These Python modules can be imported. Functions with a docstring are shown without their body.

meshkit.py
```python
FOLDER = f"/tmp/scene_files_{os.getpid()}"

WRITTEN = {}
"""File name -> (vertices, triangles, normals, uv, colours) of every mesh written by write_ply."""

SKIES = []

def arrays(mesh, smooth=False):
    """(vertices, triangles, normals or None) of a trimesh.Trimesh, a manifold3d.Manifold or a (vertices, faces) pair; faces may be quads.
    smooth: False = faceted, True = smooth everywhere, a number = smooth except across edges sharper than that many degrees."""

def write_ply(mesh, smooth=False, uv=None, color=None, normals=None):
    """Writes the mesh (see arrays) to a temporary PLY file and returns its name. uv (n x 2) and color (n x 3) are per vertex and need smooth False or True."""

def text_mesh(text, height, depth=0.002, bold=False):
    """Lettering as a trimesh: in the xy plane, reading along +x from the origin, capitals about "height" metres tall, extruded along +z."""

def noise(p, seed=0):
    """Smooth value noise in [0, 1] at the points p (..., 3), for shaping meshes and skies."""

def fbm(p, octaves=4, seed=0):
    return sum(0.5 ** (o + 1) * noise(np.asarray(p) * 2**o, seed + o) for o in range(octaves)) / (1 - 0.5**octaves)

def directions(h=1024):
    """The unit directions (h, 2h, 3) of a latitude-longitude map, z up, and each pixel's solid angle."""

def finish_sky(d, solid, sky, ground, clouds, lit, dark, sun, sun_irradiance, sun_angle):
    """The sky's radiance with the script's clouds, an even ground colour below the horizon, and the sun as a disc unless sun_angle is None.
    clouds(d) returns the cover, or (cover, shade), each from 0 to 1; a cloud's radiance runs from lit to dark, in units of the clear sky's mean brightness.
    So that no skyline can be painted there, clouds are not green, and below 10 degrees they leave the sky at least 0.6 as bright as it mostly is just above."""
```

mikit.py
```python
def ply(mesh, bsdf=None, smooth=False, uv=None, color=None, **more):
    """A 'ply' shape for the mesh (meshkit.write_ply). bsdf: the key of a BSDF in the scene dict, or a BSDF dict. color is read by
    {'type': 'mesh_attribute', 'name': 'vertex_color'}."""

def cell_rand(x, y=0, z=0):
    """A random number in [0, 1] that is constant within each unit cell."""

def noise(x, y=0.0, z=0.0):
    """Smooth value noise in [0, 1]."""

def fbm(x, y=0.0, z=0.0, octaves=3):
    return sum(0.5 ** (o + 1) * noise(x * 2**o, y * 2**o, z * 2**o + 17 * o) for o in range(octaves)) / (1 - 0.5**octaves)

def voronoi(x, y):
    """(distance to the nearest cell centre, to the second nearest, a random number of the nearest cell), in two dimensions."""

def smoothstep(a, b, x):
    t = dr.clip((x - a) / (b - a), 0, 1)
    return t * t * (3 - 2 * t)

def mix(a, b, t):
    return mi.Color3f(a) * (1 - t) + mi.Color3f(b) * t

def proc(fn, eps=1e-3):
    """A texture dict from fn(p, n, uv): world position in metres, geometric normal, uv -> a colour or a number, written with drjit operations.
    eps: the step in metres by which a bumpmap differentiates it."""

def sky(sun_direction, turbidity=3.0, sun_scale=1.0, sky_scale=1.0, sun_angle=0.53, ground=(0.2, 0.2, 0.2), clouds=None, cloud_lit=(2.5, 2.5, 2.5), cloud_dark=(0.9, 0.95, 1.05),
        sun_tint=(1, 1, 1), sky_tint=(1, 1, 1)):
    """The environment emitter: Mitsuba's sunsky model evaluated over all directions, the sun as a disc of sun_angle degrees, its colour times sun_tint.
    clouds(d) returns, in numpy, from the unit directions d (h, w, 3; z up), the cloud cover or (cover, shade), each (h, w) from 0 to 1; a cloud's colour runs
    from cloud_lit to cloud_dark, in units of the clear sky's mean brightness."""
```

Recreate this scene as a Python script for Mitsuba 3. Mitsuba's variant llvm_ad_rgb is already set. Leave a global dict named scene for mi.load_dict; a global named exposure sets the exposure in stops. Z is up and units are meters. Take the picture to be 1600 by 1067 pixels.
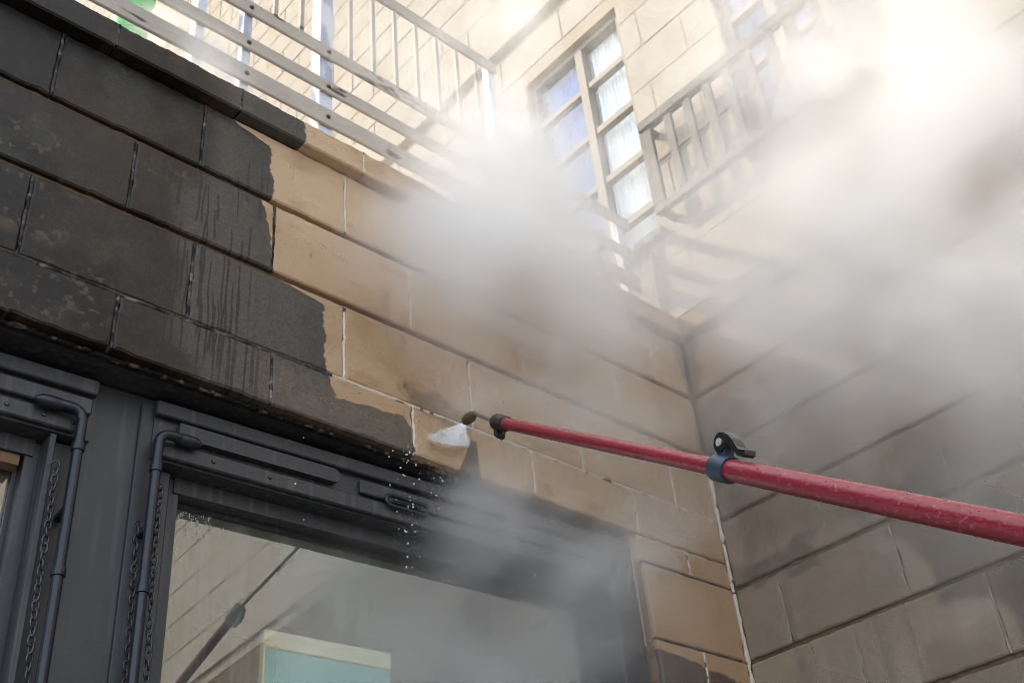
import math
import numpy as np
import trimesh
import drjit as dr
import mitsuba as mi
import mikit
import meshkit
from mikit import proc, noise, fbm, smoothstep, mix, cell_rand

T = mi.ScalarTransform4f
scene, labels = {}, {}

# ------------------------------------------------------------------ camera, sky, exposure
scene['camera'] = {
    'type': 'perspective', 'fov': 48.49, 'fov_axis': 'x', 'near_clip': 0.05, 'far_clip': 600.0,
    'to_world': T().look_at(origin=[0, 0, 1.6], target=[0.57930613, 0.57494969, 1.6 + 0.57778652], up=[-0.33490261, -0.47836047, 0.81179523]),
}
SUN = np.array([-0.52, 0.60, 0.60])
def veil(d):                                  # thin high cloud with gaps: a milky sky
    return 0.42 + 0.30 * (meshkit.fbm(d * np.array([2.2, 2.2, 4.0]), 3, 5) - 0.5)
scene['sky'] = mikit.sky(SUN.tolist(), turbidity=3.0, sun_scale=0.19, sky_scale=1.0, sun_angle=2.0, sky_tint=(1.08, 1.0, 0.92), sun_tint=(1.0, 0.99, 0.95), ground=(0.3, 0.28, 0.25), clouds=veil, cloud_lit=(1.95, 1.83, 1.66), cloud_dark=(0.9, 0.95, 1.05))
exposure = 4.0
STEAM_G = 0.2

rng = np.random.default_rng(7)

# ------------------------------------------------------------------ helpers
def key_for(name):
    if name not in scene and name not in labels:
        return name
    i = 1
    while f'{name}_{i:03d}' in scene or f'{name}_{i:03d}' in labels:
        i += 1
    return f'{name}_{i:03d}'

def thing(name, label, category, group=None, **kw):
    k = key_for(name)
    labels[k] = {'label': label, 'category': category, **kw}
    if group:
        labels[k]['group'] = group
    return k

def add(parent, name, mesh, mat, smooth=False, label=None, kind=None, **kw):
    k = key_for(f'{parent}__{name}' if parent else name)
    scene[k] = mikit.ply(mesh, mat, smooth, **kw)
    if label or kind:
        labels[k] = {}
        if label:
            labels[k]['label'] = label
        if kind:
            labels[k]['kind'] = kind
    return k

def structure(name, mesh, mat, label, category, smooth=False):
    k = key_for(name)
    scene[k] = mikit.ply(mesh, mat, smooth)
    labels[k] = {'label': label, 'category': category, 'kind': 'structure'}
    return k

def box(x0, x1, y0, y1, z0, z1):
    m = trimesh.creation.box((x1 - x0, y1 - y0, z1 - z0))
    m.apply_translation(((x0 + x1) / 2, (y0 + y1) / 2, (z0 + z1) / 2))
    return m

def cbox(x0, x1, y0, y1, z0, z1, c=0.003):
    """a box with all edges chamfered (hull of 24 points)"""
    pts = []
    for sx in (0, 1):
        for sy in (0, 1):
            for sz in (0, 1):
                p = np.array([(x0, x1)[sx], (y0, y1)[sy], (z0, z1)[sz]], float)
                s = np.array([1 - 2 * sx, 1 - 2 * sy, 1 - 2 * sz]) * c
                for a in range(3):
                    q = p + s
                    q[a] = p[a]
                    pts.append(q)
    return trimesh.convex.convex_hull(np.array(pts))

def join(ms):
    return trimesh.util.concatenate(ms)

def tube(points, radius, n=12, cap=True, ry=None):
    """swept tube; radius scalar or per point; ry flattens it"""
    p = np.asarray(points, float)
    r = np.broadcast_to(radius, (len(p),)).astype(float)
    t = np.gradient(p, axis=0)
    t /= np.linalg.norm(t, axis=1, keepdims=True) + 1e-12
    a = np.cross(t[0], [0, 0, 1.0] if abs(t[0][2]) < 0.9 else [1.0, 0, 0])
    a /= np.linalg.norm(a)
    rings = []
    ang = np.arange(n) * 2 * np.pi / n
    for i in range(len(p)):
        a = a - t[i] * np.dot(a, t[i])
        a /= np.linalg.norm(a)
        b = np.cross(t[i], a)
        rings.append(p[i] + r[i] * (np.cos(ang)[:, None] * a + np.sin(ang)[:, None] * b))
    v = np.vstack(rings)
    f = []
    for i in range(len(p) - 1):
        for j in range(n):
            k = (j + 1) % n
            f += [[i * n + j, i * n + k, (i + 1) * n + k], [i * n + j, (i + 1) * n + k, (i + 1) * n + j]]
    if cap:
        v = np.vstack([v, p[0], p[-1]])
        c0, c1 = len(v) - 2, len(v) - 1
        for j in range(n):
            k = (j + 1) % n
            f += [[c0, k, j], [c1, (len(p) - 1) * n + j, (len(p) - 1) * n + k]]
    return trimesh.Trimesh(v, np.array(f), process=False)

def arc(c, r, a0, a1, u, w, n=8):
    a = np.linspace(a0, a1, n)
    return np.asarray(c) + r * (np.cos(a)[:, None] * np.asarray(u) + np.sin(a)[:, None] * np.asarray(w))

def lathe(profile, n=24):
    """profile [(r, z)] revolved about z"""
    pr = np.asarray(profile, float)
    ang = np.arange(n) * 2 * np.pi / n
    v = np.stack([np.outer(np.cos(ang), pr[:, 0]), np.outer(np.sin(ang), pr[:, 0]), np.tile(pr[:, 1], (n, 1))], -1).reshape(-1, 3)
    m, f = len(pr), []
    for i in range(n):
        for j in range(m - 1):
            a, b = i * m + j, ((i + 1) % n) * m + j
            f += [[a, b, b + 1], [a, b + 1, a + 1]]
    return trimesh.Trimesh(v, np.array(f), process=False)

def align(m, p, d):
    d = np.asarray(d, float) / np.linalg.norm(d)
    m = m.copy()
    m.apply_transform(trimesh.geometry.align_vectors([0, 0, 1], d))
    m.apply_translation(p)
    return m

def stone(w, h, depth, seed, edge=0.0022, chamfer=0.006, chips=2):
    """one ashlar, face at d=0 looking to +d, in local (u, v, d); wavy arrises and a few chips"""
    r = np.random.default_rng(seed)
    nu, nv = max(6, int(w / 0.035)), max(4, int(h / 0.035))
    u = np.linspace(0, w, nu + 1)
    v = np.linspace(0, h, nv + 1)
    out = [(x, 0) for x in u[:-1]] + [(w, y) for y in v[:-1]] + [(x, h) for x in u[::-1][:-1]] + [(0, y) for y in v[::-1][:-1]]
    out = np.array(out, float)
    n = len(out)
    c = np.array([w / 2, h / 2])
    inward = np.stack([np.where(out[:, 0] <= 1e-9, 1, np.where(out[:, 0] >= w - 1e-9, -1, 0)), np.where(out[:, 1] <= 1e-9, 1, np.where(out[:, 1] >= h - 1e-9, -1, 0))], 1)
    jit = np.abs(r.normal(0, edge, n))
    for _ in range(chips):
        i = r.integers(0, n)
        jit[i] += r.uniform(0.003, 0.008)
    ring0 = out + inward * (jit * 0.6)[:, None]
    ring1 = out + inward * (chamfer + jit)[:, None]
    V = [np.c_[ring1, np.zeros(n)], np.c_[ring0, np.full(n, -chamfer * 0.9)], np.c_[out + inward * 0.0005, np.full(n, -depth)], [[c[0], c[1], 0.0]]]
    V = np.vstack(V)
    F = []
    for i in range(n):
        k = (i + 1) % n
        F += [[3 * n, i, k], [i, n + i, n + k], [i, n + k, k], [n + i, 2 * n + i, 2 * n + k], [n + i, 2 * n + k, n + k]]
    return V, np.array(F)

def on_front(V, F, x0, z0, y):          # local (u, v, d) -> wall facing -y
    return trimesh.Trimesh(np.c_[x0 + V[:, 0], y - V[:, 2], z0 + V[:, 1]], F, process=False)

def on_side(V, F, y1, z0, x):           # wall facing -x, u runs towards -y from y1
    return trimesh.Trimesh(np.c_[x - V[:, 2], y1 - V[:, 0], z0 + V[:, 1]], F, process=False)

# ------------------------------------------------------------------ materials
def principled(color, rough=0.5, spec=0.5, **kw):
    c = color if isinstance(color, dict) else {'type': 'rgb', 'value': list(color)}
    r = rough if isinstance(rough, dict) else float(rough)
    return {'type': 'principled', 'base_color': c, 'roughness': r, 'specular': spec, **kw}

def bumped(fn, bsdf, eps=1e-3):
    return {'type': 'twosided', 'bsdf': {'type': 'bumpmap', 'texture': proc(fn, eps), 'scale': 1.0, 'bsdf': bsdf}}

def poly_x(z, pts):
    """piecewise linear x of z; pts listed with falling z"""
    out = mi.Float(pts[0][1])
    for (za, xa), (zb, xb) in zip(pts[:-1], pts[1:]):
        t = dr.clip((za - z) / (za - zb), 0, 1)
        out = dr.select(z <= za, xa + (xb - xa) * t, out)
    return out

# where the cleaning has got to: soot is left of / below these lines on the front wall
CLEAN = [(5.1, 1.69), (4.840, 1.70), (4.835, 1.42), (4.815, 1.45), (4.80, 1.52), (4.785, 1.585), (4.69, 1.588), (4.566, 1.606), (4.515, 1.60), (4.505, 1.548),
         (4.44, 1.572), (4.341, 1.592), (4.205, 1.619), (4.17, 1.650), (4.158, 1.72), (4.141, 1.825), (4.05, 1.838), (3.95, 1.836), (3.90, 1.846), (3.86, 1.852), (3.80, 1.860), (3.77, 1.885), (3.5, 1.89)]

def soot_mask(x, z):
    wob = (fbm(x * 24, z * 24, 3.0, 3) - 0.5) * 0.030 + (noise(x * 150, z * 150, 5.0) - 0.5) * 0.006
    main = smoothstep(0.004, -0.004, x + wob - poly_x(z, CLEAN))
    # the tongue still black under the third course
    tz = 3.757 + 0.115 * (x - 1.885) + wob * 0.7
    tx = 2.218 + (z - 3.72) * -0.11 + wob * 0.7 - smoothstep(3.74, 3.79, z) * 0.03
    tongue = smoothstep(0.003, -0.003, z - tz) * smoothstep(0.003, -0.003, x - tx)
    # the wedge next to the lance that the jet has not reached
    lo = 2.494 + (z - 3.784) * 0.47 + wob * 0.35
    hi = 2.526 - (z - 3.795) * 0.05 + wob * 0.35
    wedge = smoothstep(-0.004, 0.004, x - lo) * smoothstep(0.004, -0.004, x - hi) * smoothstep(3.80, 3.785, z) * smoothstep(3.55, 3.57, z)
    # untouched stone low on the jamb
    low = smoothstep(0.006, -0.006, z - 3.150 + (x - 3.42) * 0.12 + wob * 1.2)
    return dr.maximum(dr.maximum(main, tongue), dr.maximum(wedge, low))

def streak_field(x, z):
    """thin vertical run-off lines, each with its own start and length"""
    s = mi.Float(0)
    for k, wdt in ((0.0, 0.022), (7.0, 0.037), (13.0, 0.029)):
        xw = x + (noise(z * 9, k, x * 3) - 0.5) * 0.012
        c = dr.floor(xw / wdt)
        on = cell_rand(c, k, 1)
        off = (0.3 + 0.4 * cell_rand(c, k, 2)) * wdt
        d = dr.abs(xw - c * wdt - off)
        top = 3.95 + 0.85 * cell_rand(c, k, 3)
        ln = 0.12 + 0.50 * cell_rand(c, k, 4)
        tail = dr.clip((top - z) / ln, 0, 1)
        inside = smoothstep(0, 0.05, tail) * smoothstep(1.0, 0.85, tail) * dr.select(z < top, 1.0, 0.0)
        half = 0.0026 + 0.0060 * cell_rand(c, k, 5) * tail
        s = dr.maximum(s, smoothstep(half + 0.0015, half - 0.0010, d) * inside * dr.select(on > 0.12, 1.0, 0.0))
    band = smoothstep(1.10, 1.20, x) * smoothstep(1.66, 1.50, x) * smoothstep(0.40, 0.55, fbm(x * 5, z * 2.2, 9.0, 2) + 0.12)
    return s * band

def stone_tone(a, b, c):
    """clean sandstone: warm, blotched, with fine grain"""
    big = fbm(a * 1.7, b * 2.3, c * 2.3, 3)
    mid = fbm(a * 7 + 3, b * 7, c * 9, 3)
    fine = noise(a * 240, b * 240, c * 240)
    col = mix((0.3403, 0.228, 0.1353), (0.4223, 0.3018, 0.1935), smoothstep(0.3, 0.7, big))
    col = mix(col, mi.Color3f(0.2952, 0.1763, 0.0861), smoothstep(0.52, 0.72, mid) * 0.60)
    return col * (0.96 + 0.08 * fine)

def front_color(p, n, uv):
    x, z = p.x, p.z
    clean = stone_tone(x, p.y, z)
    m = soot_mask(x, z)
    big = fbm(x * 3.1, z * 3.7, 2.0, 3)
    fine = noise(x * 210, z * 210, 1.0)
    dry = mix((0.007, 0.0057, 0.0051), (0.0221, 0.0157, 0.0116), smoothstep(0.40, 0.74, big + 0.35 * (fbm(x * 17, z * 17, 6.0, 3) - 0.5)))
    dry = mix(dry, mi.Color3f(0.029, 0.029, 0.019), smoothstep(0.60, 0.75, fbm(x * 4 + 9, z * 4, 4.0, 3)) * 0.6)
    dry = mix(dry, mi.Color3f(0.085, 0.071, 0.060), smoothstep(0.58, 0.80, fbm(x * 48, z * 48, 8.0, 3)) * smoothstep(0.50, 0.72, fbm(x * 5, z * 5, 2.0, 2)) * 0.55)
    thin = smoothstep(0.56, 0.74, fbm(x * 2.6 + 3, z * 5.2, 7.0, 4)) * smoothstep(0.35, 0.6, fbm(x * 30, z * 12, 4.0, 3))
    dry = mix(dry, mi.Color3f(0.058, 0.038, 0.025), thin * 0.75)
    slick = mix((0.0443, 0.041, 0.0377), (0.0599, 0.0525, 0.0459), smoothstep(0.3, 0.7, big + 0.3 * (fbm(x * 14, z * 14, 3.0, 3) - 0.5)))
    slick = mix(slick, mi.Color3f(0.115, 0.088, 0.066), smoothstep(3.86, 3.78, z) * smoothstep(1.45, 1.75, x) * (0.4 + 0.6 * fbm(x * 9, z * 9, 1.0, 2)))
    edge = 1.33 + (fbm(z * 3.0, x * 2.0, 4.0, 3) - 0.5) * 0.34
    wet = smoothstep(-0.07, 0.05, x - edge)
    soot = mix(dry, slick, wet)
    soot = mix(soot, mi.Color3f(0.0165, 0.0155, 0.0155), streak_field(x, z) * 0.9)
    soot = soot * (0.72 + 0.56 * fine) * (0.80 + 0.40 * fbm(x * 70, z * 70, 9.0, 2))
    # loosened soot smeared above the nozzle
    e = dr.square((x - 2.335) / 0.165) + dr.square((z - 3.885 + (x - 2.335) * 0.12) / 0.062)
    smear = smoothstep(1.25, 0.35, e + (fbm(x * 26, z * 26, 6.0, 3) - 0.5) * 1.9) * 0.72
    rim = smoothstep(0.28, 0.0, dr.abs(e - 1.0 + (fbm(x * 40, z * 40, 2.0, 2) - 0.5) * 0.9)) * 0.35
    e2 = dr.square((x - 2.49) / 0.05) + dr.square((z - 3.87) / 0.05)
    smear = dr.maximum(smear, dr.maximum(rim, smoothstep(1.3, 0.4, e2 + (fbm(x * 60, z * 60, 3.0, 3) - 0.5) * 2.2) * 0.8))
    clean = mix(clean, mi.Color3f(0.1271, 0.0886, 0.0607), smear)
    # thin brown run-off left on the cleaned stone, few specks
    run = smoothstep(0.60, 0.72, noise(x * 42, z * 5, p.y * 42)) * smoothstep(0.5, 0.65, fbm(x * 6, z * 4, 7.0, 2)) * 0.35
    clean = mix(clean, mi.Color3f(0.2214, 0.1312, 0.0738), run)
    speck = smoothstep(0.93, 0.965, noise(x * 70, z * 70, 12.0))
    clean = mix(clean, mi.Color3f(0.10, 0.07, 0.05), speck * 0.8)
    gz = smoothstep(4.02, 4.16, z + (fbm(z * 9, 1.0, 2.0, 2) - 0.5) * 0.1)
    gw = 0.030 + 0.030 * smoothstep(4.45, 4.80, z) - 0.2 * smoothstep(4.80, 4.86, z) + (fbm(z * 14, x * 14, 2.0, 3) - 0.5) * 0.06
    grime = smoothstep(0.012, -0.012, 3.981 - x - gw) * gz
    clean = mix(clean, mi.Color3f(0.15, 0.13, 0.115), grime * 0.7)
    return mix(clean, soot, m)

def front_rough(p, n, uv):
    m = soot_mask(p.x, p.z)
    return 0.62 + 0.2 * (fbm(p.x * 5, p.z * 5, 1.0, 2) - 0.5) - 0.20 * m

def stone_bump(p, n, uv):
    return 0.0020 * fbm(p.x * 22, p.y * 22, p.z * 22, 3) + 0.0003 * noise(p.x * 150, p.y * 150, p.z * 150)

scene['front_stone'] = bumped(stone_bump, principled(proc(front_color), proc(front_rough), 0.35))

def side_color(p, n, uv):
    y, z = p.y, p.z
    clean = stone_tone(y + 11, p.x, z)
    big = fbm(y * 2.2, z * 2.6, 3.0, 4)
    fine = noise(y * 210, z * 210, 1.0)
    # per-stone tone, so that neighbours differ as washed and unwashed stones do
    row = dr.floor((z - 2.86) / 0.33)
    col = dr.floor((y - 0.08 + 0.285 * (row - 2 * dr.floor(row / 2))) / 0.575)
    t = cell_rand(row, col, 4)
    dirty = mix((0.2024, 0.1619, 0.127), (0.2944, 0.2392, 0.1858), smoothstep(0.3, 0.7, big))
    dirty = mix(dirty, mi.Color3f(0.1518, 0.1214, 0.0994), t * 0.55)
    streak = smoothstep(0.55, 0.75, fbm(y * 16, z * 2.2, p.x * 16, 3))
    dirty = mix(dirty, mi.Color3f(0.14, 0.118, 0.102), streak * 0.45)
    amount = smoothstep(0.30, 0.50, fbm(y * 1.3 + 5, z * 1.1, 8.0, 3) + 0.06 + 0.16 - smoothstep(2.2, 2.5, y) * smoothstep(4.42, 4.5, z) * 0.6)
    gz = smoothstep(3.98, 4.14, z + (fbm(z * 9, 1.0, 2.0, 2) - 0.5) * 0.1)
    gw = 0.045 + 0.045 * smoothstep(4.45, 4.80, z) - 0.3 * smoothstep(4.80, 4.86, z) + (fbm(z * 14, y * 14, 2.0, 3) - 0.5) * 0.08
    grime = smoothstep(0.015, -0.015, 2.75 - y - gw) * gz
    stain = smoothstep(0.50, 0.60, fbm(y * 2.3 + 2, z * 3.1, 6.0, 4) - 0.10 * (z - 3.3))
    dirty = mix(dirty, mi.Color3f(0.105, 0.090, 0.080), stain * 0.7)
    c = mix(clean * 0.86, dirty, amount)
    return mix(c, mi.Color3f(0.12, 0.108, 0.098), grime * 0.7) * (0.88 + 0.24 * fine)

scene['side_stone'] = bumped(stone_bump, principled(proc(side_color), 0.75, 0.3))

def mortar_color(p, n, uv):
    g = noise(p.x * 90, p.y * 90, p.z * 90)
    h = noise(p.x * 45 + 7, p.y * 45, p.z * 38)
    c = mix((0.44, 0.40, 0.34), (0.62, 0.57, 0.48), g)
    return mix(c, mi.Color3f(0.07, 0.055, 0.042), smoothstep(0.74, 0.82, h))

scene['mortar_pale'] = bumped(lambda p, n, uv: 0.0015 * fbm(p.x * 50, p.y * 50, p.z * 50, 2), principled(proc(mortar_color), 0.9, 0.2))

def sooty_mortar_color(p, n, uv):
    g = fbm(p.x * 38, p.y * 38, p.z * 38, 3)
    h = fbm(p.x * 26 + 7, p.y * 26, p.z * 19, 3)
    c = mix((0.055, 0.052, 0.048), (0.24, 0.225, 0.21), smoothstep(0.50, 0.80, g))
    return mix(c, mi.Color3f(0.018, 0.017, 0.016), smoothstep(0.48, 0.62, h))

scene['mortar_sooty'] = bumped(lambda p, n, uv: 0.005 * fbm(p.x * 60, p.y * 60, p.z * 60, 2), principled(proc(sooty_mortar_color), 0.9, 0.2))

scene['mortar_side'] = {'type': 'twosided', 'bsdf': principled(proc(lambda p, n, uv: mix((0.24, 0.205, 0.17), (0.36, 0.32, 0.27), noise(p.y * 50, p.z * 50, 2.0))), 0.9, 0.2)}

def core_color(p, n, uv):
    g = noise(p.x * 60, p.y * 60, p.z * 60)
    return mix((0.10, 0.068, 0.045), (0.19, 0.135, 0.09), g)

scene['wall_core'] = {'type': 'twosided', 'bsdf': principled(proc(core_color), 0.95, 0.1)}

def facade_color(p, n, uv):
    big = fbm(p.y * 0.9, p.z * 0.9, 1.0, 3)
    mid = fbm(p.y * 5, p.z * 4, 2.0, 3)
    fine = noise(p.y * 160, p.z * 160, 1.0)
    c = mix((0.328, 0.3, 0.26), (0.38, 0.356, 0.316), big)
    c = mix(c, mi.Color3f(0.296, 0.252, 0.192), smoothstep(0.56, 0.74, mid) * 0.45)
    run = smoothstep(0.58, 0.78, noise(p.y * 26, p.z * 2.0, p.x * 26)) * smoothstep(0.5, 0.7, fbm(p.y * 2, p.z * 1.5, 6.0, 2))
    return mix(c, mi.Color3f(0.272, 0.24, 0.192), run * 0.35) * (0.95 + 0.1 * fine)

scene['facade_stone'] = bumped(lambda p, n, uv: 0.0012 * fbm(p.x * 9, p.y * 9, p.z * 9, 2), principled(proc(facade_color), 0.85, 0.25))
scene['facade_joint'] = {'type': 'twosided', 'bsdf': principled((0.34, 0.30, 0.24), 0.95, 0.1)}

def dark_paint(p, n, uv):
    b = fbm(p.x * 6, p.z * 4, p.y * 6, 3)
    run = smoothstep(0.58, 0.80, noise(p.x * 55, p.z * 3.5, p.y * 55))
    f = noise(p.x * 190, p.y * 190, p.z * 190)
    c = mix((0.0172, 0.0184, 0.023), (0.0279, 0.0287, 0.0336), b)
    c = mix(c, mi.Color3f(0.068, 0.068, 0.073), run * 0.35)
    dirt = smoothstep(0.84, 0.92, fbm(p.x * 90, p.z * 90, p.y * 90, 2))
    return mix(c, mi.Color3f(0.015, 0.014, 0.014), dirt * 0.7) * (0.92 + 0.16 * f)

scene['dark_paint'] = bumped(lambda p, n, uv: 0.0003 * fbm(p.x * 40, p.y * 40, p.z * 40, 2) + 0.0009 * fbm(p.x * 7, p.y * 7, p.z * 7, 2), principled(proc(dark_paint), proc(lambda p, n, uv: 0.36 + 0.22 * fbm(p.x * 9, p.y * 9, p.z * 5, 2)), 0.6))
scene['blue_steel'] = bumped(lambda p, n, uv: 0.0006 * fbm(p.x * 60, p.y * 60, p.z * 60, 2), principled((0.006, 0.008, 0.018), 0.36, 0.5))
scene['chain_metal'] = {'type': 'twosided', 'bsdf': principled((0.022, 0.024, 0.032), 0.36, 0.7)}
scene['brown_wood'] = {'type': 'twosided', 'bsdf': principled(proc(lambda p, n, uv: mix((0.12, 0.055, 0.028), (0.20, 0.105, 0.055), fbm(p.x * 6, p.y * 80, p.z * 80, 2))), 0.5)}
scene['sealant'] = bumped(lambda p, n, uv: 0.006 * fbm(p.x * 50, p.y * 50, p.z * 50, 3), principled(proc(lambda p, n, uv: mix((0.012, 0.011, 0.010), (0.11, 0.085, 0.06), smoothstep(0.56, 0.8, fbm(p.x * 40, p.y * 60, p.z * 60, 2)))), 0.9, 0.2))
def misted(p, n, uv):                         # condensation and dried run-off on the pane
    c = smoothstep(0.35, 0.75, fbm(p.x * 2.2, p.z * 1.3, 4.0, 4))
    r = smoothstep(0.52, 0.74, fbm(p.x * 24, p.z * 1.6, 8.0, 3))
    return 0.05 + 0.14 * c + 0.08 * r
scene['shop_glass'] = {'type': 'blendbsdf', 'weight': proc(misted), 'first': {'type': 'thindielectric', 'int_ior': 2.5, 'ext_ior': 1.0}, 'second': {'type': 'twosided', 'bsdf': {'type': 'diffuse', 'reflectance': {'type': 'rgb', 'value': [0.50, 0.53, 0.45]}}}}
scene['window_glass'] = {'type': 'thindielectric', 'int_ior': 1.5, 'ext_ior': 1.0}
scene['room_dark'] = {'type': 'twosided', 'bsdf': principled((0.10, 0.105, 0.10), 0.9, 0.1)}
scene['room_plaster'] = {'type': 'twosided', 'bsdf': principled((0.55, 0.54, 0.50), 0.9, 0.1)}
scene['teal_board'] = {'type': 'twosided', 'bsdf': principled(proc(lambda p, n, uv: mix((0.10, 0.44, 0.40), (0.13, 0.52, 0.47), noise(p.x * 5, p.z * 5, 1.0))), 0.5)}
scene['cream_board'] = {'type': 'twosided', 'bsdf': principled(proc(lambda p, n, uv: mix((0.70, 0.67, 0.46), (0.78, 0.75, 0.54), noise(p.x * 8, p.z * 20, 1.0))), 0.6)}

def rail_color(p, n, uv):
    b = fbm(p.x * 9, p.y * 9, p.z * 9, 3)
    c = mix((0.30, 0.275, 0.24), (0.38, 0.35, 0.31), b)
    return mix(c, mi.Color3f(0.055, 0.045, 0.038), smoothstep(0.66, 0.74, fbm(p.x * 7 + 4, p.y * 7, p.z * 14, 4)))

scene['rail_paint'] = {'type': 'twosided', 'bsdf': principled(proc(rail_color), 0.6)}
scene['post_paint'] = {'type': 'twosided', 'bsdf': principled(proc(lambda p, n, uv: mix(mi.Color3f(0.50, 0.54, 0.62), mi.Color3f(0.30, 0.33, 0.42), smoothstep(0.55, 0.7, fbm(p.x * 12, p.y * 12, p.z * 5, 2)))), 0.45)}
scene['curtain_cloth'] = {'type': 'twosided', 'bsdf': {'type': 'diffuse', 'reflectance': {'type': 'rgb', 'value': [0.80, 0.86, 0.88]}}}
scene['window_frame'] = {'type': 'twosided', 'bsdf': principled((0.22, 0.20, 0.175), 0.6)}
scene['sky_tinted_cloth'] = {'type': 'twosided', 'bsdf': {'type': 'diffuse', 'reflectance': {'type': 'rgb', 'value': [0.22, 0.36, 0.68]}}}  # blue of the sky reflected in the panes, put into the curtain colour
scene['balcony_iron'] = {'type': 'twosided', 'bsdf': principled(proc(lambda p, n, uv: mix((0.030, 0.029, 0.027), (0.060, 0.057, 0.052), fbm(p.x * 12, p.y * 12, p.z * 12, 2))), 0.55)}
scene['green_plastic'] = {'type': 'twosided', 'bsdf': principled((0.015, 0.36, 0.085), 0.35)}
scene['board_wood'] = {'type': 'twosided', 'bsdf': principled(proc(lambda p, n, uv: mix((0.60, 0.49, 0.36), (0.72, 0.62, 0.48), fbm(p.x * 50, p.y * 50, p.z * 4, 2))), 0.7)}

def red_color(p, n, uv):
    b = fbm(p.x * 14, p.y * 14, p.z * 14, 3)
    c = mix((0.204, 0.0119, 0.0238), (0.255, 0.0204, 0.0357), b)
    c = mix(c, mi.Color3f(0.46, 0.13, 0.13), smoothstep(0.66, 0.80, fbm(p.x * 130, p.y * 130, p.z * 130, 2)) * 0.5)
    return mix(c, mi.Color3f(0.14, 0.006, 0.012), smoothstep(0.64, 0.78, fbm(p.x * 100 + 5, p.y * 100, p.z * 100, 2)) * 0.55)

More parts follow.
